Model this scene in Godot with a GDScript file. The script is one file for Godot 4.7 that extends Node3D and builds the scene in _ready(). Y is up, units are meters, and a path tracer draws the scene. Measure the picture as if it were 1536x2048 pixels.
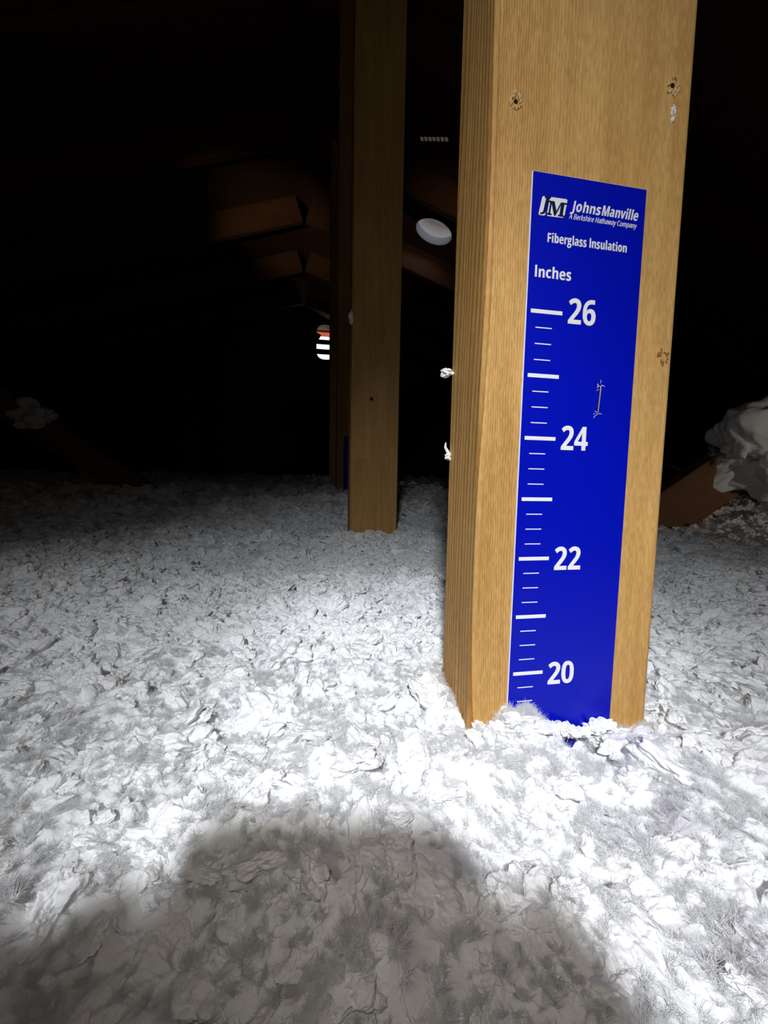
extends Node3D
# An attic floor of loose white insulation with a post and a depth ruler.
# Lengths are written in inches (1 in = 0.0254 m): x to the right, y up from the attic floor, d = distance ahead.

const IN := 0.0254
const TH := 0.1902                       # the trusses stand turned by this angle to the view
const ROW := Vector3(1.5169, 0, -6.896)  # front left corner of the nearest post
const BAY := 24.0
var rng := RandomNumberGenerator.new()
var M := {}
var wood_cache := {}

# ------------------------------------------------------------------ helpers
func inch(x: float, y: float, d: float) -> Vector3:
	return Vector3(x, y, -d) * IN

func truss_frame(k: float) -> Transform3D:
	# local x along the truss, y up, z towards the viewer; metres
	var b := Basis(Vector3.UP, TH)
	return Transform3D(b, (ROW - b.z * BAY * k) * IN)

func numbered(called: String) -> String:
	if not has_node(NodePath(called)):
		return called
	var i := 1
	while has_node(NodePath("%s_%03d" % [called, i])):
		i += 1
	return "%s_%03d" % [called, i]

func tag(o: Node, label: String, category: String, group := "", kind := "") -> void:
	if label: o.set_meta("label", label)
	if category: o.set_meta("category", category)
	if group: o.set_meta("group", group)
	if kind: o.set_meta("kind", kind)

func thing(called: String, label: String, category: String, at: Transform3D, group := "") -> Node3D:
	var o := Node3D.new()
	o.name = numbered(called)
	add_child(o)
	o.transform = at
	tag(o, label, category, group)
	return o

func part(called: String, mesh: Mesh, mat: Material, parent: Node, at := Transform3D()) -> MeshInstance3D:
	var o := MeshInstance3D.new()
	o.name = called
	o.mesh = mesh
	o.material_override = mat
	o.transform = at
	parent.add_child(o, true)
	return o

func mat(albedo: Color, rough := 0.8, spec := 0.4, metal := 0.0) -> StandardMaterial3D:
	var m := StandardMaterial3D.new()
	m.albedo_color = albedo
	m.roughness = rough
	m.metallic_specular = spec
	m.metallic = metal
	return m

func noise(kind: int, freq: float, sd: int, oct := 1) -> FastNoiseLite:
	var n := FastNoiseLite.new()
	n.noise_type = kind
	n.frequency = freq
	n.seed = sd
	if oct > 1:
		n.fractal_type = FastNoiseLite.FRACTAL_FBM
		n.fractal_octaves = oct
	else:
		n.fractal_type = FastNoiseLite.FRACTAL_NONE
	return n

func arrays_mesh(v: PackedVector3Array, n: PackedVector3Array, idx: PackedInt32Array, uv := PackedVector2Array()) -> ArrayMesh:
	var a := []
	a.resize(Mesh.ARRAY_MAX)
	a[Mesh.ARRAY_VERTEX] = v
	a[Mesh.ARRAY_NORMAL] = n
	if uv.size(): a[Mesh.ARRAY_TEX_UV] = uv
	a[Mesh.ARRAY_INDEX] = idx
	var m := ArrayMesh.new()
	m.add_surface_from_arrays(Mesh.PRIMITIVE_TRIANGLES, a)
	return m

func smooth_normals(v: PackedVector3Array, idx: PackedInt32Array) -> PackedVector3Array:
	var n := PackedVector3Array()
	n.resize(v.size())
	for t in range(0, idx.size(), 3):
		var a := idx[t]
		var b := idx[t + 1]
		var c := idx[t + 2]
		var f := (v[c] - v[a]).cross(v[b] - v[a])
		n[a] += f
		n[b] += f
		n[c] += f
	for i in n.size():
		n[i] = n[i].normalized()
	return n

# a stick of lumber: x from x0 wide w, y from y0 to y1, z from -d to 0 (inches); eased edges; uv unrolls round it
func lumber(x0: float, w: float, y0: float, y1: float, d: float, r := 0.11, v0 := 0.0) -> ArrayMesh:
	var ring: Array[Vector3] = []      # x, z, u
	var nor: Array[Vector2] = []
	var corners := [[x0 + w - r, -r, 0.0], [x0 + w - r, -d + r, -90.0], [x0 + r, -d + r, -180.0], [x0 + r, -r, -270.0]]
	# walk clockwise seen from above: front left -> front right -> back right -> back left
	var u := 0.0
	var last := Vector2(x0 + r, 0)
	for c in corners:
		for i in 5:
			var a := deg_to_rad(90.0 + c[2] - 90.0 * i / 4.0)
			var p := Vector2(c[0] + r * cos(a), c[1] + r * sin(a))
			u += p.distance_to(last)
			last = p
			ring.append(Vector3(p.x, p.y, u))
			nor.append(Vector2(cos(a), sin(a)))
	u += Vector2(x0 + r, 0).distance_to(last)
	ring.append(Vector3(x0 + r, 0, u))
	nor.append(Vector2(0, 1))
	var total := u
	ring.push_front(Vector3(x0 + r, 0, 0))
	nor.push_front(Vector2(0, 1))
	var v := PackedVector3Array()
	var n := PackedVector3Array()
	var uv := PackedVector2Array()
	var idx := PackedInt32Array()
	for row in 2:
		for i in ring.size():
			v.append(Vector3(ring[i].x, y0 if row == 0 else y1, ring[i].y) * IN)
			n.append(Vector3(nor[i].x, 0, nor[i].y))
			uv.append(Vector2(ring[i].z / total, v0 - (y0 if row == 0 else y1) / 20.0))
	var m := ring.size()
	for i in m - 1:
		idx.append_array([i, m + i, i + 1, i + 1, m + i, m + i + 1])
	for row in 2:
		var first := v.size()
		for i in m:
			v.append(Vector3(ring[i].x, y0 if row == 0 else y1, ring[i].y) * IN)
			n.append(Vector3(0, -1 if row == 0 else 1, 0))
			uv.append(Vector2(ring[i].x * 0.1, ring[i].y * 0.05))
		for i in range(1, m - 2):
			idx.append_array([first, first + i, first + i + 1] if row == 0 else [first, first + i + 1, first + i])
	return arrays_mesh(v, n, idx, uv)

# a plain box with eased vertical edges, in inches about its own centre
func block(w: float, h: float, d: float, r := 0.01) -> ArrayMesh:
	var m := lumber(-w / 2, w, -h / 2, h / 2, d, r)
	return m

func tube(points: PackedVector3Array, radii: PackedFloat32Array, sides: int, st: SurfaceTool) -> void:
	# points in metres; flat ended tube, smooth
	var nx := Vector3.RIGHT
	var rings := []
	for i in points.size():
		var t := (points[mini(i + 1, points.size() - 1)] - points[maxi(i - 1, 0)]).normalized()
		nx = (nx - t * nx.dot(t))
		if nx.length() < 0.01: nx = t.cross(Vector3.UP if absf(t.y) < 0.9 else Vector3.RIGHT)
		nx = nx.normalized()
		var ny := t.cross(nx)
		var ring := []
		for k in sides:
			var a := TAU * k / sides
			ring.append([points[i] + (nx * cos(a) + ny * sin(a)) * radii[i], nx * cos(a) + ny * sin(a)])
		rings.append(ring)
	for i in rings.size() - 1:
		for k in sides:
			var k2 := (k + 1) % sides
			for q in [rings[i][k], rings[i + 1][k], rings[i + 1][k2], rings[i][k], rings[i + 1][k2], rings[i][k2]]:
				st.set_normal(q[1])
				st.add_vertex(q[0])

func lathe(profile: Array, sides: int, from := 0.0, to := TAU) -> ArrayMesh:
	# profile: Vector2(radius, height) in inches, from bottom to top along the outside
	var st := SurfaceTool.new()
	st.begin(Mesh.PRIMITIVE_TRIANGLES)
	for i in profile.size() - 1:
		st.set_smooth_group(i)
		for k in sides:
			var a := from + (to - from) * k / sides
			var b := from + (to - from) * (k + 1) / sides
			var p: Vector2 = profile[i]
			var q: Vector2 = profile[i + 1]
			var v := [Vector3(p.x * cos(a), p.y, p.x * sin(a)) * IN, Vector3(q.x * cos(a), q.y, q.x * sin(a)) * IN, Vector3(q.x * cos(b), q.y, q.x * sin(b)) * IN, Vector3(p.x * cos(b), p.y, p.x * sin(b)) * IN]
			for j in [0, 2, 1, 0, 3, 2]:
				st.add_vertex(v[j])
	st.generate_normals()
	return st.commit()

# ------------------------------------------------------------------ lettering
func glyphs(text: String, font: String, weight: int) -> Array:
	var key := "%s/%s/%d" % [text, font, weight]
	var f := SystemFont.new()
	f.font_names = PackedStringArray([font])
	f.font_weight = weight
	var t := TextMesh.new()
	t.font = f
	t.font_size = 64
	t.text = text
	t.depth = 0.02
	t.pixel_size = 0.01
	t.curve_step = 1.0
	return t.get_mesh_arrays()

# text whose ink fills x0..x1 with its baseline at y and capitals of height cap, leaning by shear; z is the face's front
func lettering(called: String, text: String, font: String, weight: int, x0: float, x1: float, y: float, cap: float, shear: float, z: float, m: Material, parent: Node) -> MeshInstance3D:
	var a := glyphs(text, font, weight)
	var v: PackedVector3Array = a[Mesh.ARRAY_VERTEX]
	var ref: PackedVector3Array = glyphs("I", font, weight)[Mesh.ARRAY_VERTEX]
	var ref_lo := INF
	var ref_hi := -INF
	for p in ref:
		ref_lo = minf(ref_lo, p.y)
		ref_hi = maxf(ref_hi, p.y)
	# a run of letters is centred by its own height: use one line of letters with the reference on the same line
	var both: PackedVector3Array = glyphs("I" + text, font, weight)[Mesh.ARRAY_VERTEX]
	var hi := -INF
	var lo := INF
	for p in both:
		hi = maxf(hi, p.y)
	var own_hi := -INF
	for p in v:
		own_hi = maxf(own_hi, p.y)
	var xs0 := INF
	var xs1 := -INF
	for p in v:
		xs0 = minf(xs0, p.x)
		xs1 = maxf(xs1, p.x)
	var ky := cap / (ref_hi - ref_lo)
	var kx := (x1 - x0 - absf(shear) * cap * 0.9) / (xs1 - xs0)
	var out := PackedVector3Array()
	for p in v:
		var yy := (p.y - ref_lo) * ky
		out.append(Vector3(x0 + (p.x - xs0) * kx + shear * yy, y + yy, z + (0.006 if p.z > 0 else -0.004)) * IN)
	a[Mesh.ARRAY_VERTEX] = out
	a[Mesh.ARRAY_TANGENT] = null
	var mesh := ArrayMesh.new()
	mesh.add_surface_from_arrays(Mesh.PRIMITIVE_TRIANGLES, a)
	return part(called, mesh, m, parent)

# a flat printed shape: polygon in inches, at z, very slightly raised
func print_shape(called: String, poly: PackedVector2Array, z: float, m: Material, parent: Node) -> MeshInstance3D:
	var st := SurfaceTool.new()
	st.begin(Mesh.PRIMITIVE_TRIANGLES)
	st.set_smooth_group(-1)
	if Geometry2D.is_polygon_clockwise(poly): poly.reverse()
	var tri := Geometry2D.triangulate_polygon(poly)
	var ccw := true
	for i in range(0, tri.size(), 3):
		var a := poly[tri[i]]
		var b := poly[tri[i + 1]]
		var c := poly[tri[i + 2]]
		if (b - a).cross(c - a) > 0:
			var t := b
			b = c
			c = t
		for p in [a, b, c]:
			st.add_vertex(Vector3(p.x, p.y, z) * IN)
	for i in poly.size():
		var a := poly[i]
		var b := poly[(i + 1) % poly.size()]
		var q := [Vector3(a.x, a.y, z), Vector3(b.x, b.y, z), Vector3(b.x, b.y, z - 0.01), Vector3(a.x, a.y, z - 0.01)]
		for j in [0, 1, 2, 0, 2, 3]:
			st.add_vertex(q[j] * IN)
	st.generate_normals()
	return part(called, st.commit(), m, parent)

func rounded(poly: PackedVector2Array, r: float, steps := 4) -> PackedVector2Array:
	var out := PackedVector2Array()
	for i in poly.size():
		var p := poly[i]
		var a := (poly[(i + poly.size() - 1) % poly.size()] - p).normalized() * r
		var b := (poly[(i + 1) % poly.size()] - p).normalized() * r
		for k in steps + 1:
			var t := float(k) / steps
			out.append((p + a) * (1 - t) * (1 - t) + p * 2 * t * (1 - t) + (p + b) * t * t)
	return out

# ------------------------------------------------------------------ wood
func wood_material(sd: int, light: Color, dark: Color, fine: float) -> StandardMaterial3D:
	var w := 1300
	var h := 1200
	var streak := noise(FastNoiseLite.TYPE_SIMPLEX_SMOOTH, 1.0, sd, 2)
	var drift := noise(FastNoiseLite.TYPE_SIMPLEX_SMOOTH, 1.0, sd + 1)
	var blot := noise(FastNoiseLite.TYPE_SIMPLEX_SMOOTH, 1.0, sd + 2, 3)
	var grainy := noise(FastNoiseLite.TYPE_VALUE, 1.0, sd + 3)
	var color := PackedByteArray()
	color.resize(w * h * 3)
	var bump := PackedByteArray()
	bump.resize(w * h)
	# unrolled round the stick: front 0..3.5 in, right edge ..5, back ..8.5, left edge ..10
	for j in h:
		var y := 20.0 * j / h
		var wav := 0.05 * drift.get_noise_2d(y * 0.12, 3.0) + 0.018 * drift.get_noise_2d(y * 0.8, 9.0)
		var yy := absf(y - 10.0)
		for i in w:
			var x := 10.0 * i / w
			var ring := 0.0
			var deep := 1.0
			var xw := x + wav
			if x < 3.5:
				# close straight rings at the left, opening out to the right
				var c := xw * 25.0 - 3.2 * xw * xw + 0.5 * streak.get_noise_2d(x * 0.9, y * 0.05)
				var fr := c - floorf(c)
				ring = fr * fr
				deep = clampf(0.85 - 0.36 * x, 0.1, 0.7)
			elif x < 8.5:
				var c2 := xw * 6.0 + 1.5 * streak.get_noise_2d(x * 0.8, y * 0.05)
				var fr2 := c2 - floorf(c2)
				ring = fr2 * fr2
				deep = 0.6
			else:
				# narrow face: a few dark streaks and a long cathedral point
				var lx := x - 8.5
				var c3 := lx * 7.0 + 2.4 * streak.get_noise_2d(x * 0.55, y * 0.045) + 0.5 * exp(-yy * 0.2) * sin(lx * 4.0)
				var fr3 := c3 - floorf(c3)
				ring = fr3 * fr3
				deep = 1.25
			var g := streak.get_noise_2d(x * 3.0, y * 0.16)
			var b := blot.get_noise_2d(x * 0.35, y * 0.12)
			var f := grainy.get_noise_2d(x * 38.0, y * 9.0)
			var t := clampf(0.22 + fine * deep * ring * 0.62 + 0.16 * g + 0.2 * b + 0.07 * f, 0.0, 1.0)
			var o := (j * w + i) * 3
			var k := 1.0 - 0.04 * f
			color[o] = clampi(int(255.0 * lerpf(light.r, dark.r, t) * k), 0, 255)
			color[o + 1] = clampi(int(255.0 * lerpf(light.g, dark.g, t) * k), 0, 255)
			color[o + 2] = clampi(int(255.0 * lerpf(light.b, dark.b, t) * k), 0, 255)
			bump[j * w + i] = clampi(int(150.0 - 75.0 * deep * ring + 26.0 * g + 9.0 * f), 0, 255)
	var m := StandardMaterial3D.new()
	m.albedo_texture = ImageTexture.create_from_image(Image.create_from_data(w, h, false, Image.FORMAT_RGB8, color))
	m.heightmap_enabled = true
	m.heightmap_scale = 0.045
	m.heightmap_texture = ImageTexture.create_from_image(Image.create_from_data(w, h, false, Image.FORMAT_L8, bump))
	m.roughness = 0.62
	m.metallic_specular = 0.35
	return m

# ------------------------------------------------------------------ insulation
var n_big: FastNoiseLite
var n_mid: FastNoiseLite
var n_soft: FastNoiseLite
var n_lump: FastNoiseLite
var n_pop: FastNoiseLite
var n_fine: FastNoiseLite
var n_warp: FastNoiseLite

func fluff_line(s: float) -> float:
	# height of the fluff along the front of the nearest post
	var xs := [-1.2, -0.3, 0.0, 0.43, 0.62, 0.97, 1.3, 1.9, 2.33, 2.63, 3.05, 3.5, 4.4]
	var ys := [19.5, 19.45, 18.98, 19.1, 19.45, 19.5, 19.22, 19.12, 18.9, 19.02, 19.0, 19.15, 19.2]
	if s <= xs[0]: return ys[0]
	for i in xs.size() - 1:
		if s < xs[i + 1]: return lerpf(ys[i], ys[i + 1], (s - xs[i]) / (xs[i + 1] - xs[i]))
	return ys[-1]

func bump_at(x: float, d: float, cx: float, cd: float, r: float, h: float) -> float:
	var q := ((x - cx) * (x - cx) + (d - cd) * (d - cd)) / (r * r)
	return h * exp(-q) if q < 9.0 else 0.0

func lie(x: float, d: float) -> float:
	# the slow shape of the surface
	var y := 18.95 + 0.45 * n_big.get_noise_2d(x, d) * smoothstep(6.0, 16.0, d + absf(x) * 0.5)
	y += 2.1 * smoothstep(31.0, 52.0, d) + 1.2 * smoothstep(52.0, 90.0, d)
	y += bump_at(x, d, -0.5, 5.7, 1.25, 0.34) + bump_at(x, d, 1.3, 5.9, 0.8, 0.2)
	y -= bump_at(x, d, -1.8, 3.7, 1.1, 0.3) + bump_at(x, d, 0.6, 3.9, 1.0, 0.25)
	y += bump_at(x, d, -2.9, 27.6, 2.5, 0.35)
	# banked up round the phone
	if d < 2.0:
		var across := maxf(maxf(-3.2 - x, x - 1.15), 0.0)
		var beside := smoothstep(1.25, 1.8, absf(x + 0.9))
		y += bump_at(across, d * 1.5, 0.0, lerpf(-1.8, -1.0, beside), 1.2, lerpf(4.2, 4.8, beside) + 0.3 * sin(x * 2.3))
	# against the posts
	var c := cos(TH)
	var sn := sin(TH)
	var qx := x - 1.5169
	var qd := d - 6.896
	var s := qx * c + qd * sn
	var b := -qx * sn + qd * c
	var away := Vector2(maxf(maxf(-s, s - 3.5), 0.0), maxf(maxf(-b, b - 1.5), 0.0)).length()
	var near := exp(-away * away / 0.5)
	var line := fluff_line(s)
	if s < 0.0: line = lerpf(18.98, 19.6, clampf(b / 1.5, 0.0, 1.0)) if b > -0.5 else 18.98
	y = lerpf(y, line, near)
	# the hollow where the ruler shows lower down
	var hollow := Geometry2D.get_closest_point_to_segment(Vector2(s, b), Vector2(1.62, -0.05), Vector2(1.98, -0.6)).distance_to(Vector2(s, b))
	y -= 1.15 * exp(-hollow * hollow / 0.11) * smoothstep(1.1, 1.6, s)
	return y

func surface(x: float, d: float) -> Vector3:
	# the lumpy surface, with sideways shifts so that lumps overhang
	var y := lie(x, d)
	var wx := n_warp.get_noise_2d(x, d)
	var wd := n_warp.get_noise_2d(x + 71.0, d - 33.0)
	var px := x + 0.35 * wx
	var pd := d + 0.35 * wd
	var lump := 1.0 + n_lump.get_noise_2d(px, pd)      # squared distance: 0 in the middle of a lump
	var pop := 1.0 + n_pop.get_noise_2d(px, pd)
	var m := n_mid.get_noise_2d(x, d)
	var f := n_fine.get_noise_2d(x, d)
	var close := smoothstep(3.0, 9.0, d)
	var soft := n_soft.get_noise_2d(px, pd)
	y += -(0.16 + 0.16 * close) * lump + 0.04 + 0.4 * (1.0 - close) * soft - 0.2 * (0.15 + 0.85 * close) * pop + 0.28 * m + (0.04 + 0.03 * close) * f
	var sx := 0.12 * n_mid.get_noise_2d(x + 200.0, d) + 0.07 * close * n_fine.get_noise_2d(x + 90.0, d)
	var sd := 0.12 * n_mid.get_noise_2d(x, d + 200.0) + 0.07 * close * n_fine.get_noise_2d(x, d + 90.0)
	return Vector3(x + sx, y, d + sd)

func bed_mesh() -> ArrayMesh:
	var xs := PackedFloat32Array()
	var x := 0.0
	while x < 115.0:
		xs.append(x)
		x += 0.055 + maxf(0.0, x - 7.0) * 0.013
	var line := PackedFloat32Array()
	for i in range(xs.size() - 1, 0, -1): line.append(-xs[i])
	line.append_array(xs)
	var ds := PackedFloat32Array()
	var d := -26.0
	while d < 150.0:
		ds.append(d)
		if d < 1.0: d += clampf((-2.5 - d) * 0.25, 0.09, 6.0)
		else: d += 0.048 + maxf(0.0, d - 8.0) * 0.0062
	var nx := line.size()
	var v := PackedVector3Array()
	v.resize(nx * ds.size())
	var at := 0
	for dd in ds:
		for xx in line:
			var p := surface(xx, dd)
			v[at] = Vector3(p.x, p.y, -p.z) * IN
			at += 1
	var idx := PackedInt32Array()
	idx.resize((nx - 1) * (ds.size() - 1) * 6)
	at = 0
	for j in ds.size() - 1:
		var r := j * nx
		for i in nx - 1:
			var a := r + i
			idx[at] = a
			idx[at + 1] = a + nx
			idx[at + 2] = a + 1
			idx[at + 3] = a + 1
			idx[at + 4] = a + nx
			idx[at + 5] = a + nx + 1
			at += 6
	return arrays_mesh(v, smooth_normals(v, idx), idx)

func ball(sub: int) -> Array:
	# an icosphere: [vertices, indices]
	var t := (1.0 + sqrt(5.0)) / 2.0
	var v := PackedVector3Array([Vector3(-1, t, 0), Vector3(1, t, 0), Vector3(-1, -t, 0), Vector3(1, -t, 0), Vector3(0, -1, t), Vector3(0, 1, t), Vector3(0, -1, -t), Vector3(0, 1, -t), Vector3(t, 0, -1), Vector3(t, 0, 1), Vector3(-t, 0, -1), Vector3(-t, 0, 1)])
	for i in v.size(): v[i] = v[i].normalized()
	var f := PackedInt32Array([0, 11, 5, 0, 5, 1, 0, 1, 7, 0, 7, 10, 0, 10, 11, 1, 5, 9, 5, 11, 4, 11, 10, 2, 10, 7, 6, 7, 1, 8, 3, 9, 4, 3, 4, 2, 3, 2, 6, 3, 6, 8, 3, 8, 9, 4, 9, 5, 2, 4, 11, 6, 2, 10, 8, 6, 7, 9, 8, 1])
	for n in sub:
		var mid := {}
		var g := PackedInt32Array()
		for k in range(0, f.size(), 3):
			var e := [0, 0, 0]
			for j in 3:
				var a := f[k + j]
				var b := f[k + (j + 1) % 3]
				var key := mini(a, b) * 100000 + maxi(a, b)
				if not mid.has(key):
					mid[key] = v.size()
					v.append((v[a] + v[b]).normalized())
				e[j] = mid[key]
			g.append_array([f[k], e[0], e[2], f[k + 1], e[1], e[0], f[k + 2], e[2], e[1], e[0], e[1], e[2]])
		f = g
	for k in range(0, f.size(), 3):
		var t2 := f[k + 1]
		f[k + 1] = f[k + 2]
		f[k + 2] = t2
	return [v, f]

func clump_mesh(sd: int, sub := 4, rough := 1.0, flat := 1.0, crease := 1.0) -> ArrayMesh:
	# one flake of torn fibreglass, about 1 inch in radius, in metres
	var b := ball(sub)
	var v: PackedVector3Array = b[0]
	var big := noise(FastNoiseLite.TYPE_SIMPLEX_SMOOTH, 0.9, sd)
	var cell := noise(FastNoiseLite.TYPE_CELLULAR, 1.5, sd + 5)
	cell.cellular_distance_function = FastNoiseLite.DISTANCE_EUCLIDEAN_SQUARED
	var fine := noise(FastNoiseLite.TYPE_SIMPLEX_SMOOTH, 2.6, sd + 9, 3)
	var curl := noise(FastNoiseLite.TYPE_CELLULAR, 3.6, sd + 11)
	curl.cellular_distance_function = FastNoiseLite.DISTANCE_EUCLIDEAN_SQUARED
	for i in v.size():
		var p := v[i]
		var pw := p + 0.12 * Vector3(big.get_noise_3dv(p * 2.0), big.get_noise_3dv(p * 2.0 + Vector3(5, 0, 0)), big.get_noise_3dv(p * 2.0 + Vector3(0, 5, 0)))
		var r := 1.05 + 0.5 * big.get_noise_3dv(p) - crease * (0.34 * rough * (1.0 + cell.get_noise_3dv(pw)) + (0.07 + 0.05 * rough) * (1.0 + curl.get_noise_3dv(pw))) + (0.3 - 0.17 * crease) * rough * fine.get_noise_3dv(p)
		var q := p * r + 0.12 * rough * Vector3(fine.get_noise_3dv(p + Vector3(9, 0, 0)), fine.get_noise_3dv(p + Vector3(0, 9, 0)), fine.get_noise_3dv(p + Vector3(0, 0, 9)))
		v[i] = Vector3(q.x, q.y * flat, q.z) * IN
	return arrays_mesh(v, smooth_normals(v, b[1]), b[1])

func fuzz_mesh(sd: int, count: int, length: float, thick: float, spread: float) -> ArrayMesh:
	var r := RandomNumberGenerator.new()
	r.seed = sd
	var st := SurfaceTool.new()
	st.begin(Mesh.PRIMITIVE_TRIANGLES)
	for i in count:
		var dir := Vector3(r.randfn() * spread, r.randf_range(0.25, 1.0), r.randfn() * spread).normalized()
		var bend := Vector3(r.randfn(), r.randfn(), r.randfn()) * 0.35
		var p := Vector3(r.randfn(), 0, r.randfn()) * 0.12 * length - Vector3(0, 0.15 * length, 0)
		var l := length * r.randf_range(0.4, 1.0)
		var pts := PackedVector3Array()
		var rad := PackedFloat32Array()
		for k in 5:
			pts.append(p * IN)
			rad.append(thick * IN * (1.0 - 0.2 * k))
			p += dir * l / 4
			dir = (dir + bend * 0.5 + Vector3(r.randfn(), r.randfn(), r.randfn()) * 0.15).normalized()
		tube(pts, rad, 3, st)
	st.index()
	return st.commit()

func scatter(called: String, mesh: Mesh, places: Array, parent: Node) -> void:
	var mm := MultiMesh.new()
	mm.transform_format = MultiMesh.TRANSFORM_3D
	mm.mesh = mesh
	mm.instance_count = places.size()
	for i in places.size():
		mm.set_instance_transform(i, places[i])
	var o := MultiMeshInstance3D.new()
	o.name = called
	o.multimesh = mm
	o.material_override = M.fluff
	o.set_meta("kind", "stuff")
	parent.add_child(o, true)

func inside_post(x: float, d: float, margin: float) -> bool:
	var c := cos(TH)
	var sn := sin(TH)
	var qx := x - 1.5169
	var qd := d - 6.896
	var s := qx * c + qd * sn
	var b := -qx * sn + qd * c
	return s > -margin and s < 3.5 + margin and b > -margin and b < 1.5 + margin

# ------------------------------------------------------------------ the scene
func _ready() -> void:
	rng.seed = 20
	# ---- camera: a wide phone lens, 4.4 in above the insulation
	var cam := Camera3D.new()
	cam.name = "camera"
	cam.fov = rad_to_deg(2.0 * atan(1024.0 / 850.0))
	cam.near = 0.005
	cam.far = 60.0
	cam.position = inch(0, 23.387, 0)
	cam.rotation = Vector3(-0.0881, 0, 0.0182)
	add_child(cam)
	# ---- daylight outside, seen only through the vents
	var env := Environment.new()
	env.background_mode = Environment.BG_COLOR
	env.background_color = Color(0.95, 0.97, 1.0)
	env.background_energy_multiplier = 1.7
	env.tonemap_mode = Environment.TONE_MAPPER_LINEAR
	env.tonemap_exposure = 1.0
	env.sdfgi_enabled = true
	env.ssao_enabled = true
	env.ssil_enabled = true
	var we := WorldEnvironment.new()
	we.name = "environment"
	we.environment = env
	add_child(we)
	# ---- the lamps: a hanging work lamp behind the camera, a torch lying far left, the phone's own light
	var lamp_at := Vector3(-3, 49, -25)      # x, y, distance ahead (behind the camera)
	var lamp_aim := Vector3(1.2, 19, 8.6)
	var torch_at := Vector3(-40, 23.2, 0)
	var torch_aim := Vector3(-25, 80, 106)
	var torch_2_at := Vector3(48, 23.2, -4)
	var torch_2_aim := Vector3(7, 77, 101)
	var phone_light := 0.052
	work_light(lamp_at, lamp_aim, [[9.0, 0.82], [14.0, 0.25], [26.0, 0.37], [38.0, 0.055]])
	torch("black flashlight lying on the insulation off to the left", torch_at, torch_aim, 7.5, 0.75)
	torch("black flashlight lying on the insulation off to the right", torch_2_at, torch_2_aim, 7.0, 0.4, 0.12)

	materials()
	setting()
	insulation()
	posts()
	ruler()
	far_ruler()
	beams()
	bits()
	phone(phone_light)

func materials() -> void:
	M.fluff = mat(Color(0.966, 0.968, 0.974), 1.0, 0.1)
	var nt := NoiseTexture2D.new()
	nt.width = 512
	nt.height = 512
	nt.seamless = true
	nt.noise = noise(FastNoiseLite.TYPE_SIMPLEX_SMOOTH, 0.02, 77, 5)
	M.fluff.heightmap_enabled = true
	M.fluff.heightmap_scale = 0.05
	M.fluff.heightmap_texture = nt
	M.fluff.uv1_triplanar = true
	M.fluff.uv1_world_triplanar = true
	M.fluff.uv1_scale = Vector3.ONE * 28.0
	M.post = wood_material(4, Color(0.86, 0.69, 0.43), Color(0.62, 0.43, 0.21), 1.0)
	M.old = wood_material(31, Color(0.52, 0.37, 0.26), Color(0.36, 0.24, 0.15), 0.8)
	M.deck = mat(Color(0.42, 0.32, 0.25), 0.9, 0.2)
	M.wall = mat(Color(0.36, 0.28, 0.22), 0.9, 0.2)
	M.white = mat(Color(0.93, 0.93, 0.93), 0.5, 0.4)
	M.card = mat(Color(0.9, 0.9, 0.92), 0.7, 0.3)
	M.blue = mat(Color(0.0, 0.06, 0.7), 0.35, 0.4)
	M.navy = mat(Color(0.06, 0.09, 0.28), 0.4, 0.4)
	M.steel = mat(Color(0.72, 0.71, 0.68), 0.35, 0.6, 0.85)
	M.zinc = mat(Color(0.8, 0.8, 0.78), 0.6, 0.6, 0.2)
	M.filter = mat(Color(0.7, 0.69, 0.66), 0.9, 0.1)
	M.filter.backlight_enabled = true
	M.filter.backlight = Color(0.75, 0.74, 0.7)
	M.torn = mat(Color(0.84, 0.72, 0.53), 0.9, 0.1)
	M.knot = mat(Color(0.6, 0.43, 0.25), 0.8, 0.2)
	M.black = mat(Color(0.03, 0.03, 0.035), 0.45, 0.5)
	M.hole = mat(Color(0.16, 0.1, 0.05), 0.9, 0.2)
	M.collar = mat(Color(0.6, 0.6, 0.63), 0.6, 0.3)
	M.orange = mat(Color(0.95, 0.37, 0.1), 0.7, 0.3)
	M.louver = mat(Color(0.3, 0.25, 0.22), 0.8, 0.3)
	M.glow = mat(Color(1, 1, 1), 0.5)
	M.glow.emission_enabled = true
	M.glow.emission = Color(1.0, 0.98, 0.94)
	M.glow.emission_energy_multiplier = 2.0

func spot(called: String, at: Vector3, aim: Vector3, half: float, energy: float, size: float, color: Color, parent: Node) -> void:
	var l := SpotLight3D.new()
	l.name = called
	l.light_color = color
	l.light_energy = energy
	l.spot_angle = half
	l.spot_angle_attenuation = 1.0
	l.spot_range = 30.0
	l.spot_attenuation = 2.0
	l.light_size = size
	l.shadow_enabled = true
	parent.add_child(l, true)
	l.global_position = inch(at.x, at.y, at.z)
	l.look_at(inch(aim.x, aim.y, aim.z), Vector3.UP)

# a lamp head on the y axis: face at y = 0 looking along -y
func aimed(at: Vector3, aim: Vector3) -> Transform3D:
	var y := (inch(at.x, at.y, at.z) - inch(aim.x, aim.y, aim.z)).normalized()
	var x := Vector3.UP.cross(y).normalized()
	return Transform3D(Basis(x, y, x.cross(y)), inch(at.x, at.y, at.z))

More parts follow.
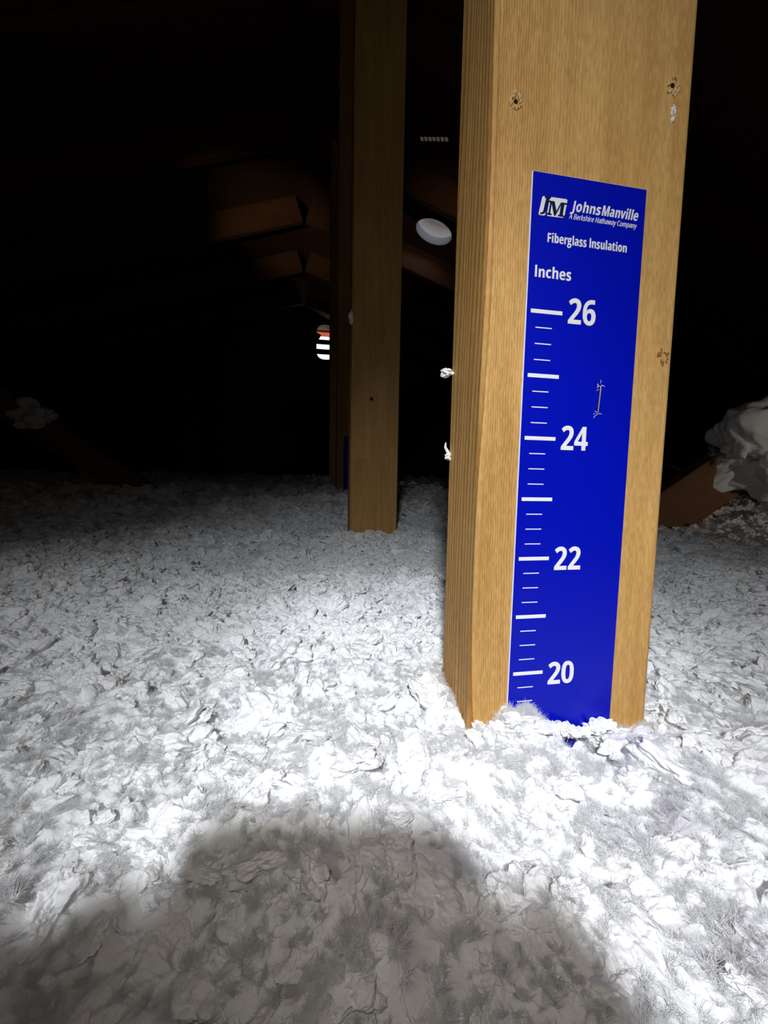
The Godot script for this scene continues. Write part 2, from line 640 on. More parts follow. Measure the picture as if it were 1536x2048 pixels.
func work_light(at: Vector3, aim: Vector3, beams_: Array) -> void:
	if not M.has("glow"): materials()
	var o := thing("work_lamp", "black hanging work lamp with round glowing face behind the camera", "lamp", Transform3D(Basis(), inch(at.x, at.y, at.z)))
	var t := aimed(at, aim)
	t.origin = Vector3.ZERO
	part("lamp_shade", lathe([Vector2(1.25, 0.12), Vector2(1.45, -0.02), Vector2(1.5, 0.0), Vector2(1.5, 0.9), Vector2(0.9, 2.2), Vector2(0.35, 2.6), Vector2(0, 2.6)], 32), M.black, o, t)
	part("lamp_lens", lathe([Vector2(0, 0.08), Vector2(0.7, 0.1), Vector2(1.3, 0.16), Vector2(1.3, 0.3), Vector2(0, 0.3)], 32), M.glow, o, t)
	var st := SurfaceTool.new()
	st.begin(Mesh.PRIMITIVE_TRIANGLES)
	var a := t * Vector3(0, 2.5 * IN, 0)
	var top := Vector3(0, (84.5 - at.y) * IN, 0)
	tube(PackedVector3Array([a, a + Vector3(0, 0.03, 0), Vector3(0, 0.12, 0), top]), PackedFloat32Array([0.003, 0.003, 0.003, 0.003]), 8, st)
	part("cord", st.commit(), M.black, o)
	var dir := (aim - at).normalized()
	for b in beams_:
		spot("lamp_beam", at + dir * 0.5, aim, b[0], b[1], 0.033, Color(0.97, 0.985, 1.0), o)

func torch(label: String, at: Vector3, aim: Vector3, half: float, energy: float, spill := 0.0) -> void:
	var o := thing("flashlight", label, "flashlight", aimed(at, aim))
	part("barrel", lathe([Vector2(0.75, 0.05), Vector2(0.85, -0.02), Vector2(0.85, 1.2), Vector2(0.5, 2.0), Vector2(0.5, 5.6), Vector2(0.45, 5.7), Vector2(0, 5.7)], 28), M.black, o)
	part("lens", lathe([Vector2(0, 0.06), Vector2(0.75, 0.06), Vector2(0.75, 0.2), Vector2(0, 0.2)], 28), M.glow, o)
	spot("torch_beam", at + (aim - at).normalized() * 0.4, aim, half, energy, 0.02, Color(1.0, 0.9, 0.78), o)
	if spill > 0.0:
		spot("torch_spill", at + (aim - at).normalized() * 0.4, Vector3(31, 25, 40), 20.0, spill, 0.02, Color(1.0, 0.95, 0.88), o)

func ridge_height(s: float) -> float:
	return 86.5 - 0.33 * absf(s + 2.5)

func setting() -> void:
	# floor (the drywall ceiling of the rooms below), gable walls, the two slopes of the roof
	var fl := part("floor", block(560, 1, 300, 0.05), M.wall, self, Transform3D(Basis(Vector3.UP, TH), inch(0, -0.5, -90)))
	tag(fl, "", "", "", "structure")
	var gable := PackedVector2Array([Vector2(-262, 0), Vector2(257, 0), Vector2(-2.5, 87.5)])
	for k in [7.0, -2.4]:
		var c := CSGCombiner3D.new()
		c.name = "wall_back" if k > 0 else "wall_front"
		add_child(c)
		c.transform = truss_frame(k)
		var p := CSGPolygon3D.new()
		p.polygon = PackedVector2Array([gable[0] * IN, gable[1] * IN, gable[2] * IN])
		p.depth = 1.5 * IN
		p.name = "boards"
		p.material = M.wall
		c.add_child(p)
		if k > 0:
			var hole := CSGPolygon3D.new()
			hole.operation = CSGShape3D.OPERATION_SUBTRACTION
			hole.name = "opening"
			var poly := rounded(PackedVector2Array([Vector2(2.3, 68), Vector2(9.8, 68), Vector2(9.8, 81.8), Vector2(2.3, 81.8)]), 3.4, 6)
			for i in poly.size(): poly[i] *= IN
			hole.polygon = poly
			hole.depth = 6 * IN
			hole.position.z = 2 * IN
			hole.material = M.wall
			c.add_child(hole)
		tag(c, "", "", "", "structure")
	# roof slopes; the right one has the round vent hole
	var f := truss_frame(2.3)
	for side in [-1, 1]:
		var c := CSGCombiner3D.new()
		c.name = "ceiling_left" if side < 0 else "ceiling_right"
		add_child(c)
		var slope := atan(0.33)
		var b := Basis(Vector3.BACK, -side * slope)
		c.transform = f * Transform3D(Basis(), Vector3(-2.5, 86.5, 0) * IN)
		var deck := CSGBox3D.new()
		deck.name = "roof_deck"
		deck.size = Vector3(284, 0.6, 264) * IN
		deck.transform = Transform3D(b, b * (Vector3(side * 142.0, 0.3, 0) * IN))
		deck.material = M.deck
		c.add_child(deck)
		if side > 0:
			var cyl := CSGCylinder3D.new()
			cyl.operation = CSGShape3D.OPERATION_SUBTRACTION
			cyl.name = "vent_hole"
			cyl.radius = VENT_R * IN
			cyl.height = 12 * IN
			cyl.sides = 48
			cyl.material = M.deck
			var q := Vector3(vent_place().x + 2.5, 0, 0)
			var kz := (2.3 - vent_place().z) * BAY
			cyl.transform = Transform3D(b, Vector3(q.x, -0.33 * q.x, kz) * IN)
			c.add_child(cyl)
			var cut := CSGBox3D.new()
			cut.operation = CSGShape3D.OPERATION_SUBTRACTION
			cut.name = "slot"
			cut.size = Vector3(5.4, 1.3, 4.0) * IN
			cut.transform = c.transform.affine_inverse() * slot_frame()
			cut.material = M.deck
			c.add_child(cut)
		tag(c, "", "", "", "structure")
	roof_vent()
	gable_vent()

const VENT_R := 4.3
func vent_place() -> Vector3:
	return Vector3(25.75, 0, 3.72)   # along the truss, -, bay

func roof_vent() -> void:
	var vp := vent_place()
	var at := truss_frame(vp.z)
	at.origin = at * (Vector3(vp.x, ridge_height(vp.x), 0) * IN)
	at.basis = at.basis * Basis(Vector3.BACK, -atan(0.33))
	var o := thing("roof_vent", "round white lined vent hole in the right roof slope", "vent", at)
	var r := VENT_R
	part("collar", lathe([Vector2(r - 0.15, -0.06), Vector2(r, -0.06), Vector2(r, 1.7), Vector2(r - 0.15, 1.7), Vector2(r - 0.15, -0.06)], 48), M.collar, o)
	part("hood", lathe([Vector2(r + 2.4, 0.3), Vector2(r + 2.5, 0.3), Vector2(r + 2.5, 6.0), Vector2(r + 2.4, 6.0), Vector2(r + 2.4, 0.3)], 48, PI * 1.1, TAU * 0.97), M.white, o)
	part("hood_cap", lathe([Vector2(0, 5.8), Vector2(r + 2.5, 5.8), Vector2(r + 2.5, 6.1), Vector2(0, 6.4)], 48), M.white, o)

func gable_vent() -> void:
	var o := thing("gable_vent", "rounded gable vent with bright gaps between slats and an orange top", "vent", truss_frame(7.0))
	# frame ring round the opening
	var outer := rounded(PackedVector2Array([Vector2(2.3, 68), Vector2(9.8, 68), Vector2(9.8, 81.8), Vector2(2.3, 81.8)]), 3.4, 6)
	var inner := PackedVector2Array()
	var mid := Vector2(6.05, 74.9)
	for p in outer: inner.append(mid + (p - mid) * Vector2(0.93, 0.96))
	var st := SurfaceTool.new()
	st.begin(Mesh.PRIMITIVE_TRIANGLES)
	st.set_smooth_group(-1)
	for i in outer.size():
		var k := (i + 1) % outer.size()
		var q := []
		for z in [0.2, -2.2]:
			for p in [outer[i], outer[k], inner[k], inner[i]]: q.append(Vector3(p.x, p.y, z) * IN)
		for fq in [[0, 1, 2, 3], [7, 6, 5, 4], [3, 2, 6, 7], [1, 0, 4, 5]]:
			for j in [0, 1, 2, 0, 2, 3]: st.add_vertex(q[fq[j]])
	st.generate_normals()
	part("vent_frame", st.commit(), M.louver, o)
	# slats: dark boards between the bright gaps (heights read off the photograph's gaps)
	for y in [[75.25, 1.75], [71.5, 1.95]]:
		part("slat", block(7.4, y[1], 0.5, 0.1), M.louver, o, Transform3D(Basis(), Vector3(6.05, y[0], -0.8) * IN))
	part("bracket", block(2.2, 2.2, 0.6, 0.1), M.louver, o, Transform3D(Basis(Vector3.BACK, -0.5), Vector3(2.9, 77.4, -0.9) * IN))
	# an orange soffit just outside, lit from below by the day
	part("orange_soffit", block(9.0, 0.8, 5.6, 0.1), M.orange, o, Transform3D(Basis(), Vector3(6.05, 80.75, -5.2) * IN))

func insulation() -> void:
	n_big = noise(FastNoiseLite.TYPE_SIMPLEX_SMOOTH, 0.09, 5, 2)
	n_mid = noise(FastNoiseLite.TYPE_SIMPLEX_SMOOTH, 0.55, 6, 3)
	n_soft = noise(FastNoiseLite.TYPE_SIMPLEX_SMOOTH, 0.62, 26, 2)
	n_warp = noise(FastNoiseLite.TYPE_SIMPLEX_SMOOTH, 0.7, 7)
	n_lump = noise(FastNoiseLite.TYPE_CELLULAR, 0.75, 8)
	n_pop = noise(FastNoiseLite.TYPE_CELLULAR, 2.5, 9)
	for n in [n_lump, n_pop]:
		n.cellular_distance_function = FastNoiseLite.DISTANCE_EUCLIDEAN_SQUARED
		n.cellular_return_type = FastNoiseLite.RETURN_DISTANCE
	n_fine = noise(FastNoiseLite.TYPE_SIMPLEX_SMOOTH, 2.6, 10, 3)
	var o := thing("blown_insulation", "deep bed of loose white fluffy insulation covering the attic floor", "insulation", Transform3D())
	o.set_meta("kind", "stuff")
	var bed := part("fluff_bed", bed_mesh(), M.fluff, o)
	bed.set_meta("kind", "stuff")
	# torn flakes and lumps lying on the bed
	var shapes := []
	var places := []
	for i in 12:
		# puffy lumps, torn flakes, and for the near ground soft smooth billows
		if i < 5: shapes.append(clump_mesh(100 + i * 17, 5, 0.8, 0.9))
		elif i < 9: shapes.append(clump_mesh(100 + i * 17, 4, 1.15, 0.65))
		else: shapes.append(clump_mesh(100 + i * 17, 5, 0.8, 0.85, 0.3))
		places.append([])
	var nap := []
	for i in 3:
		nap.append([fuzz_mesh(340 + i, 70, 0.13, 0.0022, 1.4), []])
	var put := func(x: float, d: float, r: float, sink: float, soft := false) -> void:
		if Vector2(x - 3.3, d - 6.93).length() < 0.48: return
		var p := surface(x, d)
		var b := Basis.from_euler(Vector3(rng.randf() * 1.2 - 0.6, rng.randf() * TAU, rng.randf() * 1.2 - 0.6))
		b = b * Basis.from_scale(Vector3(r * rng.randf_range(0.8, 1.5), r * rng.randf_range(0.5, 1.0), r * rng.randf_range(0.7, 1.2)))
		places[9 + rng.randi() % 3 if soft else rng.randi() % 9].append(Transform3D(b, inch(p.x, p.y + r * sink, p.z)))
		if d < 9.0 and r > 0.08:
			# short fibres standing off the lump
			for j in 7:
				var up := Vector3(rng.randfn() * 0.7, 1.0, rng.randfn() * 0.7 + 0.4).normalized()
				var at := b * (up * IN) * 0.75
				var nb := Basis(Quaternion(Vector3.UP, up)) * Basis(Vector3.UP, rng.randf() * TAU)
				nap[rng.randi() % 3][1].append(Transform3D(nb.scaled(Vector3.ONE * rng.randf_range(0.7, 1.4)), inch(p.x, p.y + r * sink, p.z) + at))
	for i in 2600:
		var d := sqrt(rng.randf_range(2.2, 190.0))
		var x := rng.randf_range(-1.0, 1.0) * (d * 1.15 + 3.0)
		if inside_post(x, d, 0.25) or (d < 3.0 and absf(x) < 2.6): continue
		if d < 5.5:
			put.call(x, d, 0.08 + 0.3 * pow(rng.randf(), 2.0), -0.45, true)
		else:
			put.call(x, d, 0.09 + 0.32 * pow(rng.randf(), 2.2), -0.1, rng.randf() < 0.3)
	for i in 10500:
		var d := sqrt(rng.randf_range(100.0, 1700.0))
		var x := rng.randf_range(-1.0, 1.0) * (d * 1.0 + 1.5)
		if inside_post(x, d, 0.3): continue
		put.call(x, d, 0.06 + 0.3 * pow(rng.randf(), 2.4), 0.05)
	for i in 16000:
		# popcorn between the larger flakes
		var d := sqrt(rng.randf_range(36.0, 560.0))
		var x := rng.randf_range(-1.0, 1.0) * (d * 1.0 + 1.0)
		if inside_post(x, d, 0.12): continue
		put.call(x, d, 0.035 + 0.1 * pow(rng.randf(), 1.8), 0.25)
	for i in 4500:
		var d := rng.randf_range(38.0, 110.0)
		var x := rng.randf_range(-1.0, 0.9) * d
		put.call(x, d, 0.3 + 0.7 * pow(rng.randf(), 2.0), 0.0)
	# the ground round and behind the phone
	for i in 1500:
		var d := rng.randf_range(-7.0, 1.5)
		var x := rng.randf_range(-11.0, 9.0)
		if d > -0.9 and absf(x + 0.9) < 2.2: continue
		put.call(x, d, 0.1 + 0.4 * pow(rng.randf(), 2.0), -0.3, true)
	# banked against the nearest post
	for i in 150:
		var s := rng.randf_range(-0.5, 4.2)
		var b := -rng.randf_range(0.15, 0.75)
		if s < 2.3 and s > 1.35 and b > -0.9: continue
		if rng.randf() < 0.25:
			s = -rng.randf_range(0.15, 0.6)
			b = rng.randf_range(-0.3, 1.0)
		var x := 1.5169 + s * cos(TH) - b * sin(TH)
		var d := 6.896 + s * sin(TH) + b * cos(TH)
		put.call(x, d, rng.randf_range(0.08, 0.22), 0.2)
	# a strand of fluff bridging the hollow in front of the ruler
	for i in 15:
		var t := i / 14.0
		var s := lerpf(1.25, 2.6, t)
		var b := -0.2 - 0.06 * sin(t * 5.0)
		var h := 19.1 - 0.14 * t + 0.05 * sin(t * 9.0)
		var r := rng.randf_range(0.07, 0.12)
		var tb := Basis.from_euler(Vector3(rng.randf() * 6.0, rng.randf() * 6.0, 0.0)) * Basis.from_scale(Vector3(r * 1.3, r * 0.8, r))
		places[i % 5].append(Transform3D(tb, inch(1.5169 + s * cos(TH) - b * sin(TH), h, 6.896 + s * sin(TH) + b * cos(TH))))
	for i in 12:
		scatter("fluff_clumps", shapes[i], places[i], o)
	# loose fibres
	var fz := []
	for i in 4:
		fz.append([fuzz_mesh(300 + i, 60, 0.26, 0.0034, 0.9), []])
	for i in 3000:
		var d := sqrt(rng.randf_range(36.0, 700.0))
		var x := rng.randf_range(-1.0, 1.0) * (d * 1.0 + 1.0)
		if inside_post(x, d, 0.05) or (d < 3.0 and absf(x) < 2.6): continue
		var p := surface(x, d)
		fz[rng.randi() % 4][1].append(Transform3D(Basis.from_euler(Vector3(rng.randfn() * 0.5, rng.randf() * TAU, rng.randfn() * 0.5)).scaled(Vector3.ONE * rng.randf_range(0.5, 1.2)), inch(p.x, p.y, p.z)))
	for i in 11000:
		var d := sqrt(rng.randf_range(5.0, 110.0 if i < 8000 else 360.0))
		var x := rng.randf_range(-1.0, 1.0) * (d * 1.0 + 0.5)
		if inside_post(x, d, 0.03) or Vector2(x - 3.3, d - 6.93).length() < 0.52: continue
		var p := surface(x, d)
		nap[rng.randi() % 3][1].append(Transform3D(Basis.from_euler(Vector3(rng.randfn() * 0.5, rng.randf() * TAU, rng.randfn() * 0.5)).scaled(Vector3.ONE * rng.randf_range(0.7, 1.6)), inch(p.x, p.y + rng.randf() * 0.06, p.z)))
	for n in nap:
		scatter("short_fibres", n[0], n[1], o)
	for i in 1300:
		var s := rng.randf_range(-0.3, 3.8)
		var b := -rng.randf_range(0.06, 0.4)
		if s > 1.4 and s < 2.2: continue
		if rng.randf() < 0.2:
			s = -rng.randf_range(0.06, 0.3)
			b = rng.randf_range(0, 1.5)
		var x := 1.5169 + s * cos(TH) - b * sin(TH)
		var d := 6.896 + s * sin(TH) + b * cos(TH)
		var p := surface(x, d)
		fz[rng.randi() % 4][1].append(Transform3D(Basis.from_euler(Vector3(rng.randfn() * 0.6, rng.randf() * TAU, rng.randfn() * 0.6)).scaled(Vector3.ONE * rng.randf_range(0.5, 1.0)), inch(p.x, p.y, p.z)))
	for i in 4:
		scatter("loose_fibres", fz[i][0], fz[i][1], o)

func posts() -> void:
	# four posts in a row, one to each truss; [bay, shift along the truss, label]
	var rows := [
		[0.0, 0.0, "nearest pale wooden post, brightly lit, with the large blue ruler stapled on its face"],
		[1.0, 0.55, "second wooden post, plain and dimly lit, standing behind the nearest post to its left"],
		[2.0, 1.42, "third wooden post half hidden behind the plain second one, carrying a small far blue ruler"],
		[3.0, 1.95, "farthest wooden post, almost black, whose left edge cuts across the slatted gable vent"]]
	for r in rows:
		var k: float = r[0]
		var o := thing("wooden_post", r[2], "post", truss_frame(k), "posts of the truss row")
		part("timber", lumber(r[1], 3.5, 14.0, 80.0, 1.5, 0.1, 0.875 + 0.35 * k), M.post, o)
		if k == 0.0:
			post_marks(o)
		if k == 1.0:
			var kn := part("knot", lathe([Vector2(0.12, 0.0), Vector2(0.11, 0.012), Vector2(0, 0.02)], 14), M.hole, o)
			kn.transform = Transform3D(Basis(Vector3.RIGHT, PI / 2), Vector3(2.02, 28.72, 0) * IN)

func crumpled_ring(sd: int, r: float) -> ArrayMesh:
	# torn wood fibres round a dent
	var q := RandomNumberGenerator.new()
	q.seed = sd
	var st := SurfaceTool.new()
	st.begin(Mesh.PRIMITIVE_TRIANGLES)
	for i in 26:
		var a := q.randf() * TAU
		var c := Vector3(cos(a), sin(a) * 1.35, 0) * r * q.randf_range(0.55, 1.1)
		var t := Vector3(q.randfn() * 0.4, 1, 0.35 * q.randfn()).normalized() * r * q.randf_range(0.3, 0.8)
		tube(PackedVector3Array([(c - t * 0.5) * IN, (c + Vector3(0, 0, 0.02)) * IN, (c + t * 0.5) * IN]), PackedFloat32Array([0.0001, 0.02 * IN, 0.0001]), 5, st)
	st.index()
	return st.commit()

func post_marks(o: Node3D) -> void:
	for p in [[0.372, 29.05, 0.095, 3], [3.088, 29.75, 0.11, 4]]:
		var n := part("nail_dent", crumpled_ring(p[3], p[2]), M.torn, o, Transform3D(Basis(), Vector3(p[0], p[1], 0.002) * IN))
		var h := part("nail_hole", lathe([Vector2(p[2] * 0.36, 0.0), Vector2(p[2] * 0.33, 0.006), Vector2(0, 0.006)], 12), M.hole, n)
		h.transform = Transform3D(Basis(Vector3.RIGHT, PI / 2), Vector3.ZERO)
	part("splinter", crumpled_ring(8, 0.06), M.card, o, Transform3D(Basis.from_scale(Vector3(0.7, 1.6, 1)), Vector3(3.13, 29.33, 0.002) * IN))
	part("knot", crumpled_ring(12, 0.1), M.knot, o, Transform3D(Basis(), Vector3(3.29, 25.48, -0.012) * IN))

func ruler() -> void:
	var o := thing("depth_ruler", "large blue and white inch ruler card stapled to the nearest post", "ruler", truss_frame(0))
	var lean := Transform3D(Basis(Vector3.BACK, -0.0022), Vector3.ZERO)
	o.transform = o.transform * lean
	var x0 := 0.62
	var x1 := 2.655
	# the card is white stock; the printed face stops just short of its left edge
	part("card", lumber(x0, x1 - x0, 16.5, 28.1, 0.03, 0.008), M.card, o, Transform3D(Basis(), Vector3(0, 0, 0.03) * IN))
	print_shape("printed_face", PackedVector2Array([Vector2(x0 + 0.016, 16.5), Vector2(x1 - 0.004, 16.5), Vector2(x1 - 0.004, 28.094), Vector2(x0 + 0.016, 28.094)]), 0.034, M.blue, o)
	var z := 0.037
	for i in range(0, 41):
		var h := 26.0 - 0.25 * i + 0.025
		if h < 18.1: break
		if i % 4 == 0:
			print_shape("tick_mark", PackedVector2Array([Vector2(0.705, h - 0.03), Vector2(1.258, h - 0.03), Vector2(1.258, h + 0.03), Vector2(0.705, h + 0.03)]), z, M.white, o)
		else:
			print_shape("fine_tick_mark", PackedVector2Array([Vector2(0.8, h - 0.008), Vector2(1.087, h - 0.008), Vector2(1.087, h + 0.008), Vector2(0.8, h + 0.008)]), z, M.white, o)
	for v in [26, 24, 22, 20]:
		lettering("numeral", str(v), "Droid Sans", 700, 1.362, 1.856, v - 0.122 - (26 - v) * 0.014, 0.392, 0.0, z, M.white, o)
	lettering("lettering", "lnches", "Droid Sans", 700, 0.742, 1.374, 26.54, 0.168, 0.0, z, M.white, o)
	lettering("lettering", "Fiberglass lnsulation", "Droid Sans", 700, 0.93, 2.352, 27.082, 0.136, 0.0, z, M.white, o)
	lettering("lettering", "Johns", "Droid Sans", 700, 1.3, 1.845, 27.594, 0.155, 0.17, z, M.white, o)
	lettering("lettering", "Manville", "Droid Sans", 700, 1.855, 2.535, 27.594, 0.155, 0.17, z, M.white, o)
	lettering("lettering", "A Berkshire Hathaway Company", "Droid Sans", 400, 1.28, 2.515, 27.474, 0.08, 0.2, z, M.white, o)
	# the emblem: two leaning white blocks with a serif J and M cut in them
	var em := print_shape("emblem_block", rounded(PackedVector2Array([Vector2(0.752, 27.466), Vector2(0.868, 27.466), Vector2(0.912, 27.752), Vector2(0.808, 27.752)]), 0.03), z, M.white, o)
	var em2 := print_shape("emblem_block", rounded(PackedVector2Array([Vector2(0.892, 27.468), Vector2(1.196, 27.474), Vector2(1.242, 27.758), Vector2(0.938, 27.754)]), 0.03), z, M.white, o)
	lettering("emblem_letter", "J", "Droid Serif", 700, 0.79, 0.945, 27.548, 0.2, 0.2, z + 0.003, M.navy, em)
	lettering("emblem_letter", "M", "Droid Serif", 700, 0.885, 1.225, 27.488, 0.205, 0.14, z + 0.003, M.navy, em2)
	# the staple that holds the card
	var st := SurfaceTool.new()
	st.begin(Mesh.PRIMITIVE_TRIANGLES)
	var a := Vector3(2.012, 24.92, 0)
	var b := Vector3(1.987, 24.47, 0)
	var f := 0.075
	tube(PackedVector3Array([Vector3(a.x, a.y, 0.0) * IN, Vector3(a.x, a.y, f - 0.02) * IN, Vector3(a.x - 0.001, a.y - 0.02, f) * IN, Vector3(b.x + 0.001, b.y + 0.02, f) * IN, Vector3(b.x, b.y, f - 0.02) * IN, Vector3(b.x, b.y, 0.0) * IN]), PackedFloat32Array([0.015 * IN, 0.015 * IN, 0.015 * IN, 0.015 * IN, 0.015 * IN, 0.015 * IN]), 8, st)
	st.index()
	part("staple", st.commit(), M.steel, o)
	var tear := SurfaceTool.new()
	tear.begin(Mesh.PRIMITIVE_TRIANGLES)
	var q := RandomNumberGenerator.new()
	q.seed = 5
	for e in [[a, 8], [b, 5]]:
		for i in e[1]:
			var c: Vector3 = e[0] + Vector3(q.randfn() * 0.035, q.randfn() * 0.03, 0.036)
			var t := Vector3(q.randfn(), q.randfn() * 0.6, 0.1).normalized() * q.randf_range(0.03, 0.09)
			tube(PackedVector3Array([c * IN, (c + t * 0.5 + Vector3(0, 0, 0.012)) * IN, (c + t) * IN]), PackedFloat32Array([0.003 * IN, 0.006 * IN, 0.001 * IN]), 4, tear)
	tear.index()
	part("torn_edge", tear.commit(), M.card, o)

func far_ruler() -> void:
	var o := thing("depth_ruler", "small distant blue ruler strip on the third post, beside the second post's left edge", "ruler", truss_frame(2.0))
	part("card", lumber(2.3, 2.03, 16.5, 28.1, 0.03, 0.008), M.card, o, Transform3D(Basis(), Vector3(0, 0, 0.03) * IN))
	print_shape("printed_face", PackedVector2Array([Vector2(2.316, 16.5), Vector2(4.326, 16.5), Vector2(4.326, 28.094), Vector2(2.316, 28.094)]), 0.034, M.blue, o)

func stick(called: String, label: String, category: String, k: float, a: Vector2, b: Vector2, wide: float, thick: float, z: float, m: Material, group := "") -> Node3D:
	# lumber from a to b in the truss plane of bay k (inches along, up), its front face z inches before that plane
	var dir := b - a
	var t := truss_frame(k) * Transform3D(Basis(Vector3.BACK, dir.angle() - PI / 2), Vector3(a.x, a.y, z) * IN)
	var o := thing(called, label, category, t, group)
	part("timber", lumber(-wide / 2, wide, 0.0, dir.length(), thick, 0.12, k * 0.37), m, o)
	return o

func beams() -> void:
	# diagonal webs
	var rb := Vector2(29.6, 23.5) + Vector2(0.524, -0.852) * 2.2
	var rd := Vector2(2.9, 1.8).normalized()
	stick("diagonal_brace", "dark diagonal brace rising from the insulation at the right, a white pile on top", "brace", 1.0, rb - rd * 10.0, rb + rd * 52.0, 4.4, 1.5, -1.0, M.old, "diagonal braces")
	var lb := Vector2(-20.68, 21.47) + Vector2(-0.577, -0.817) * 1.4
	var ld := Vector2(-9.23, 6.51).normalized()
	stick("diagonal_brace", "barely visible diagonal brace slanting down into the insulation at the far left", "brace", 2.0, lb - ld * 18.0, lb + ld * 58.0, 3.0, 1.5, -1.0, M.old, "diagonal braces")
	# rafters
	var words := {
		2: ["black unlit rafter high above, left of the second post", "black unlit rafter high above, right of the second post"],
		3: ["dark rafter left of the row of posts, just above the lit one", "dark rafter right of the posts, just behind the small slot vent"],
		4: ["broad dim brown rafter catching light at the left, above a thin one", "dim brown rafter beside the round white vent hole"],
		5: ["thin faint brown rafter below the broad lit one at the left", "faint brown rafter below the round white vent hole"],
		6: ["black rafter farthest back at the left, next to the slatted vent", "black rafter farthest back at the right"]}
	for k in words:
		for side in [-1, 1]:
			var top := Vector2(-2.5 + side * 1.15, 86.5 - 2.9 - 0.38)
			var end := top + Vector2(side * 130.0, -0.33 * 130.0)
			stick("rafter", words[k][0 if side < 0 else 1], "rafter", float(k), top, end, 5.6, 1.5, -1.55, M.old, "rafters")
	# a narrow slot in the deck under a cloth filter that lets some daylight through
	var sv := slot_frame()
	var pt := thing("slot_vent", "small grey mesh slot vent glowing faintly high between the second and nearest posts", "vent", sv)
	for i in 7:
		part("mesh_pane", block(0.56, 1.05, 0.04, 0.02), M.filter, pt, Transform3D(Basis(), Vector3(-2.22 + i * 0.74, 0, -0.1) * IN))
	for i in 8:
		part("bar", block(0.18, 1.5, 0.5, 0.03), M.deck, pt, Transform3D(Basis(), Vector3(-2.59 + i * 0.74, 0, -0.1) * IN))
	for e in [-1, 1]:
		part("rail", lumber(-2.8, 5.6, -0.14, 0.14, 0.5, 0.03), M.deck, pt, Transform3D(Basis(), Vector3(0, e * 0.66, 0.15) * IN))

func slot_frame() -> Transform3D:
	# lies in the right roof slope: x down the slope, y towards the viewer, z into the attic
	var t := truss_frame(2.8)
	var x := 18.7
	t.origin = t * (Vector3(x, ridge_height(x), 0) * IN)
	t.basis = t.basis * Basis(Vector3.BACK, -atan(0.33)) * Basis(Vector3.RIGHT, PI / 2) * Basis(Vector3.BACK, deg_to_rad(32.0))
	return t

func fluff_thing(called: String, label: String, at: Vector3, r: Vector3, sd: int, group := "", turn := 0.0, fibres := 3) -> Node3D:
	var o := thing(called, label, "insulation", Transform3D(Basis(Vector3.UP, turn), at), group)
	part("clump", clump_mesh(sd, 4, 1.2, 1.0), M.fluff, o, Transform3D(Basis.from_scale(r)))
	return o

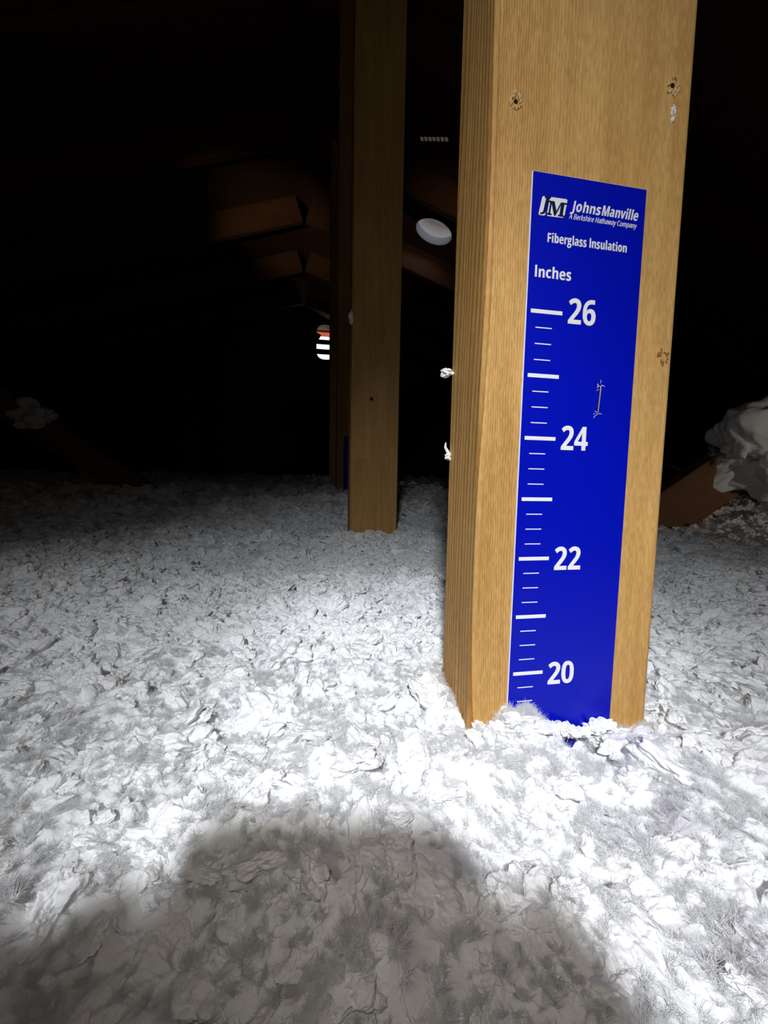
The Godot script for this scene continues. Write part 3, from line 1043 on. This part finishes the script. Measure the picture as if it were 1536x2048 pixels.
func bits() -> void:
	var f := truss_frame(1.0)
	# the pile on the right brace
	var o := thing("insulation_pile", "rounded pile of white insulation sitting on the right diagonal brace", "insulation", f * Transform3D(Basis(), Vector3(37.6, 25.9, 0.0) * IN))
	part("pile", clump_mesh(900, 5, 0.75, 0.8), M.fluff, o, Transform3D(Basis.from_scale(Vector3(5.6, 4.9, 4.0))))
	var places := []
	for i in 26:
		var a := rng.randf() * TAU
		var e := rng.randf_range(-0.2, 1.4)
		places.append(Transform3D(Basis.from_euler(Vector3(rng.randf() * 6.0, rng.randf() * 6.0, 0)).scaled(Vector3.ONE * rng.randf_range(0.5, 1.3)), Vector3(cos(a) * cos(e) * 4.6, sin(e) * 3.3, sin(a) * cos(e) * 3.2) * IN))
	var hairs := []
	for i in 60:
		var a := rng.randf() * TAU
		var e := rng.randf_range(-0.3, 1.5)
		hairs.append(Transform3D(Basis.from_euler(Vector3(rng.randfn(), rng.randf() * TAU, rng.randfn())).scaled(Vector3.ONE * 5.0), Vector3(cos(a) * cos(e) * 5.0, sin(e) * 3.6, sin(a) * cos(e) * 3.4) * IN))
	scatter("pile_fibres", fuzz_mesh(350, 70, 0.16, 0.0022, 1.2), hairs, o)
	scatter("pile_clumps", clump_mesh(931, 3, 1.1), places, o)
	fluff_thing("insulation_tuft", "faint tuft of insulation caught on the far left diagonal brace", truss_frame(2.0) * (Vector3(-32.6, 29.4, -1.2) * IN), Vector3(2.2, 1.5, 1.4), 77, "stray tufts")
	# tufts on the nearest post's left edge
	var p := truss_frame(0)
	fluff_thing("insulation_tuft", "upper white speck of fluff clinging to the left edge of the nearest post", p * (Vector3(-0.1, 25.33, -1.4) * IN), Vector3(0.13, 0.075, 0.09), 78, "stray tufts")
	var c := fluff_thing("insulation_tuft", "curled white wisp of fluff low on the left edge of the nearest post", p * (Vector3(-0.03, 23.75, -1.4) * IN), Vector3(0.075, 0.07, 0.07), 79, "stray tufts")
	var st := SurfaceTool.new()
	st.begin(Mesh.PRIMITIVE_TRIANGLES)
	tube(PackedVector3Array([Vector3(0.0, 0.0, 0) * IN, Vector3(-0.02, 0.1, 0) * IN, Vector3(-0.07, 0.18, 0.02) * IN, Vector3(-0.06, 0.27, 0.02) * IN]), PackedFloat32Array([0.04 * IN, 0.034 * IN, 0.028 * IN, 0.012 * IN]), 7, st)
	part("wisp", st.commit(), M.fluff, c)
	fluff_thing("insulation_tuft", "tiny white fluff speck on the left edge of the second post", f * (Vector3(0.5, 34.2, 0.02) * IN), Vector3(0.16, 0.4, 0.1), 80, "stray tufts")
	# four bright staple legs poking out of the second post
	var sl := thing("staple_row", "row of four tiny shiny staple points on the second post", "staples", f)
	for i in 4:
		part("staple_point", lathe([Vector2(0.05, 0), Vector2(0.04, 0.12), Vector2(0, 0.14)], 8), M.steel, sl, Transform3D(Basis(Vector3.RIGHT, PI / 2), Vector3(2.7 + 0.29 * i, 30.5 + 0.075 * i, 0) * IN))

func phone(energy: float) -> void:
	# the photographer's phone stands upright in the fluff, its lens where the picture was taken
	var t := Transform3D(Basis(Vector3.RIGHT, -0.0881), inch(0, 23.387, -0.12))
	var o := thing("phone", "black phone standing upright in the insulation where the picture is taken", "phone", t)
	var st := rounded(PackedVector2Array([Vector2(-2.45, -5.3), Vector2(0.55, -5.3), Vector2(0.55, 0.5), Vector2(-2.45, 0.5)]), 0.7, 8)
	var body := print_shape("phone_body", st, 0.0, M.black, o)
	var back := print_shape("screen", rounded(PackedVector2Array([Vector2(-2.38, -5.23), Vector2(0.48, -5.23), Vector2(0.48, 0.43), Vector2(-2.38, 0.43)]), 0.65, 8), -0.3, M.black, o)
	part("frame", phone_rim(st), M.steel, o)
	part("flash_lens", lathe([Vector2(0.12, -0.01), Vector2(0.12, 0.02), Vector2(0, 0.025)], 16), M.glow, o, Transform3D(Basis(Vector3.RIGHT, PI / 2), Vector3(-0.55, 0.0, 0) * IN))
	# the phone faces -z: turn the front shapes round
	for c in [body, o.get_node("flash_lens")]:
		c.transform = Transform3D(Basis(Vector3.UP, PI), Vector3.ZERO) * c.transform
	body.transform = Transform3D(Basis.from_scale(Vector3(1, 1, 1)), Vector3.ZERO)
	spot("flash_beam", Vector3(-0.55, 23.387, 0.05), Vector3(1.2, 24.0, 10), 78.0, energy, 0.005, Color(1.0, 0.96, 0.9), o)

func phone_rim(poly: PackedVector2Array) -> ArrayMesh:
	var st := SurfaceTool.new()
	st.begin(Mesh.PRIMITIVE_TRIANGLES)
	for i in poly.size():
		var a := poly[i]
		var b := poly[(i + 1) % poly.size()]
		var q := [Vector3(a.x, a.y, 0), Vector3(b.x, b.y, 0), Vector3(b.x, b.y, -0.3), Vector3(a.x, a.y, -0.3)]
		for j in [0, 1, 2, 0, 2, 3]: st.add_vertex(q[j] * IN)
	st.generate_normals()
	return st.commit()
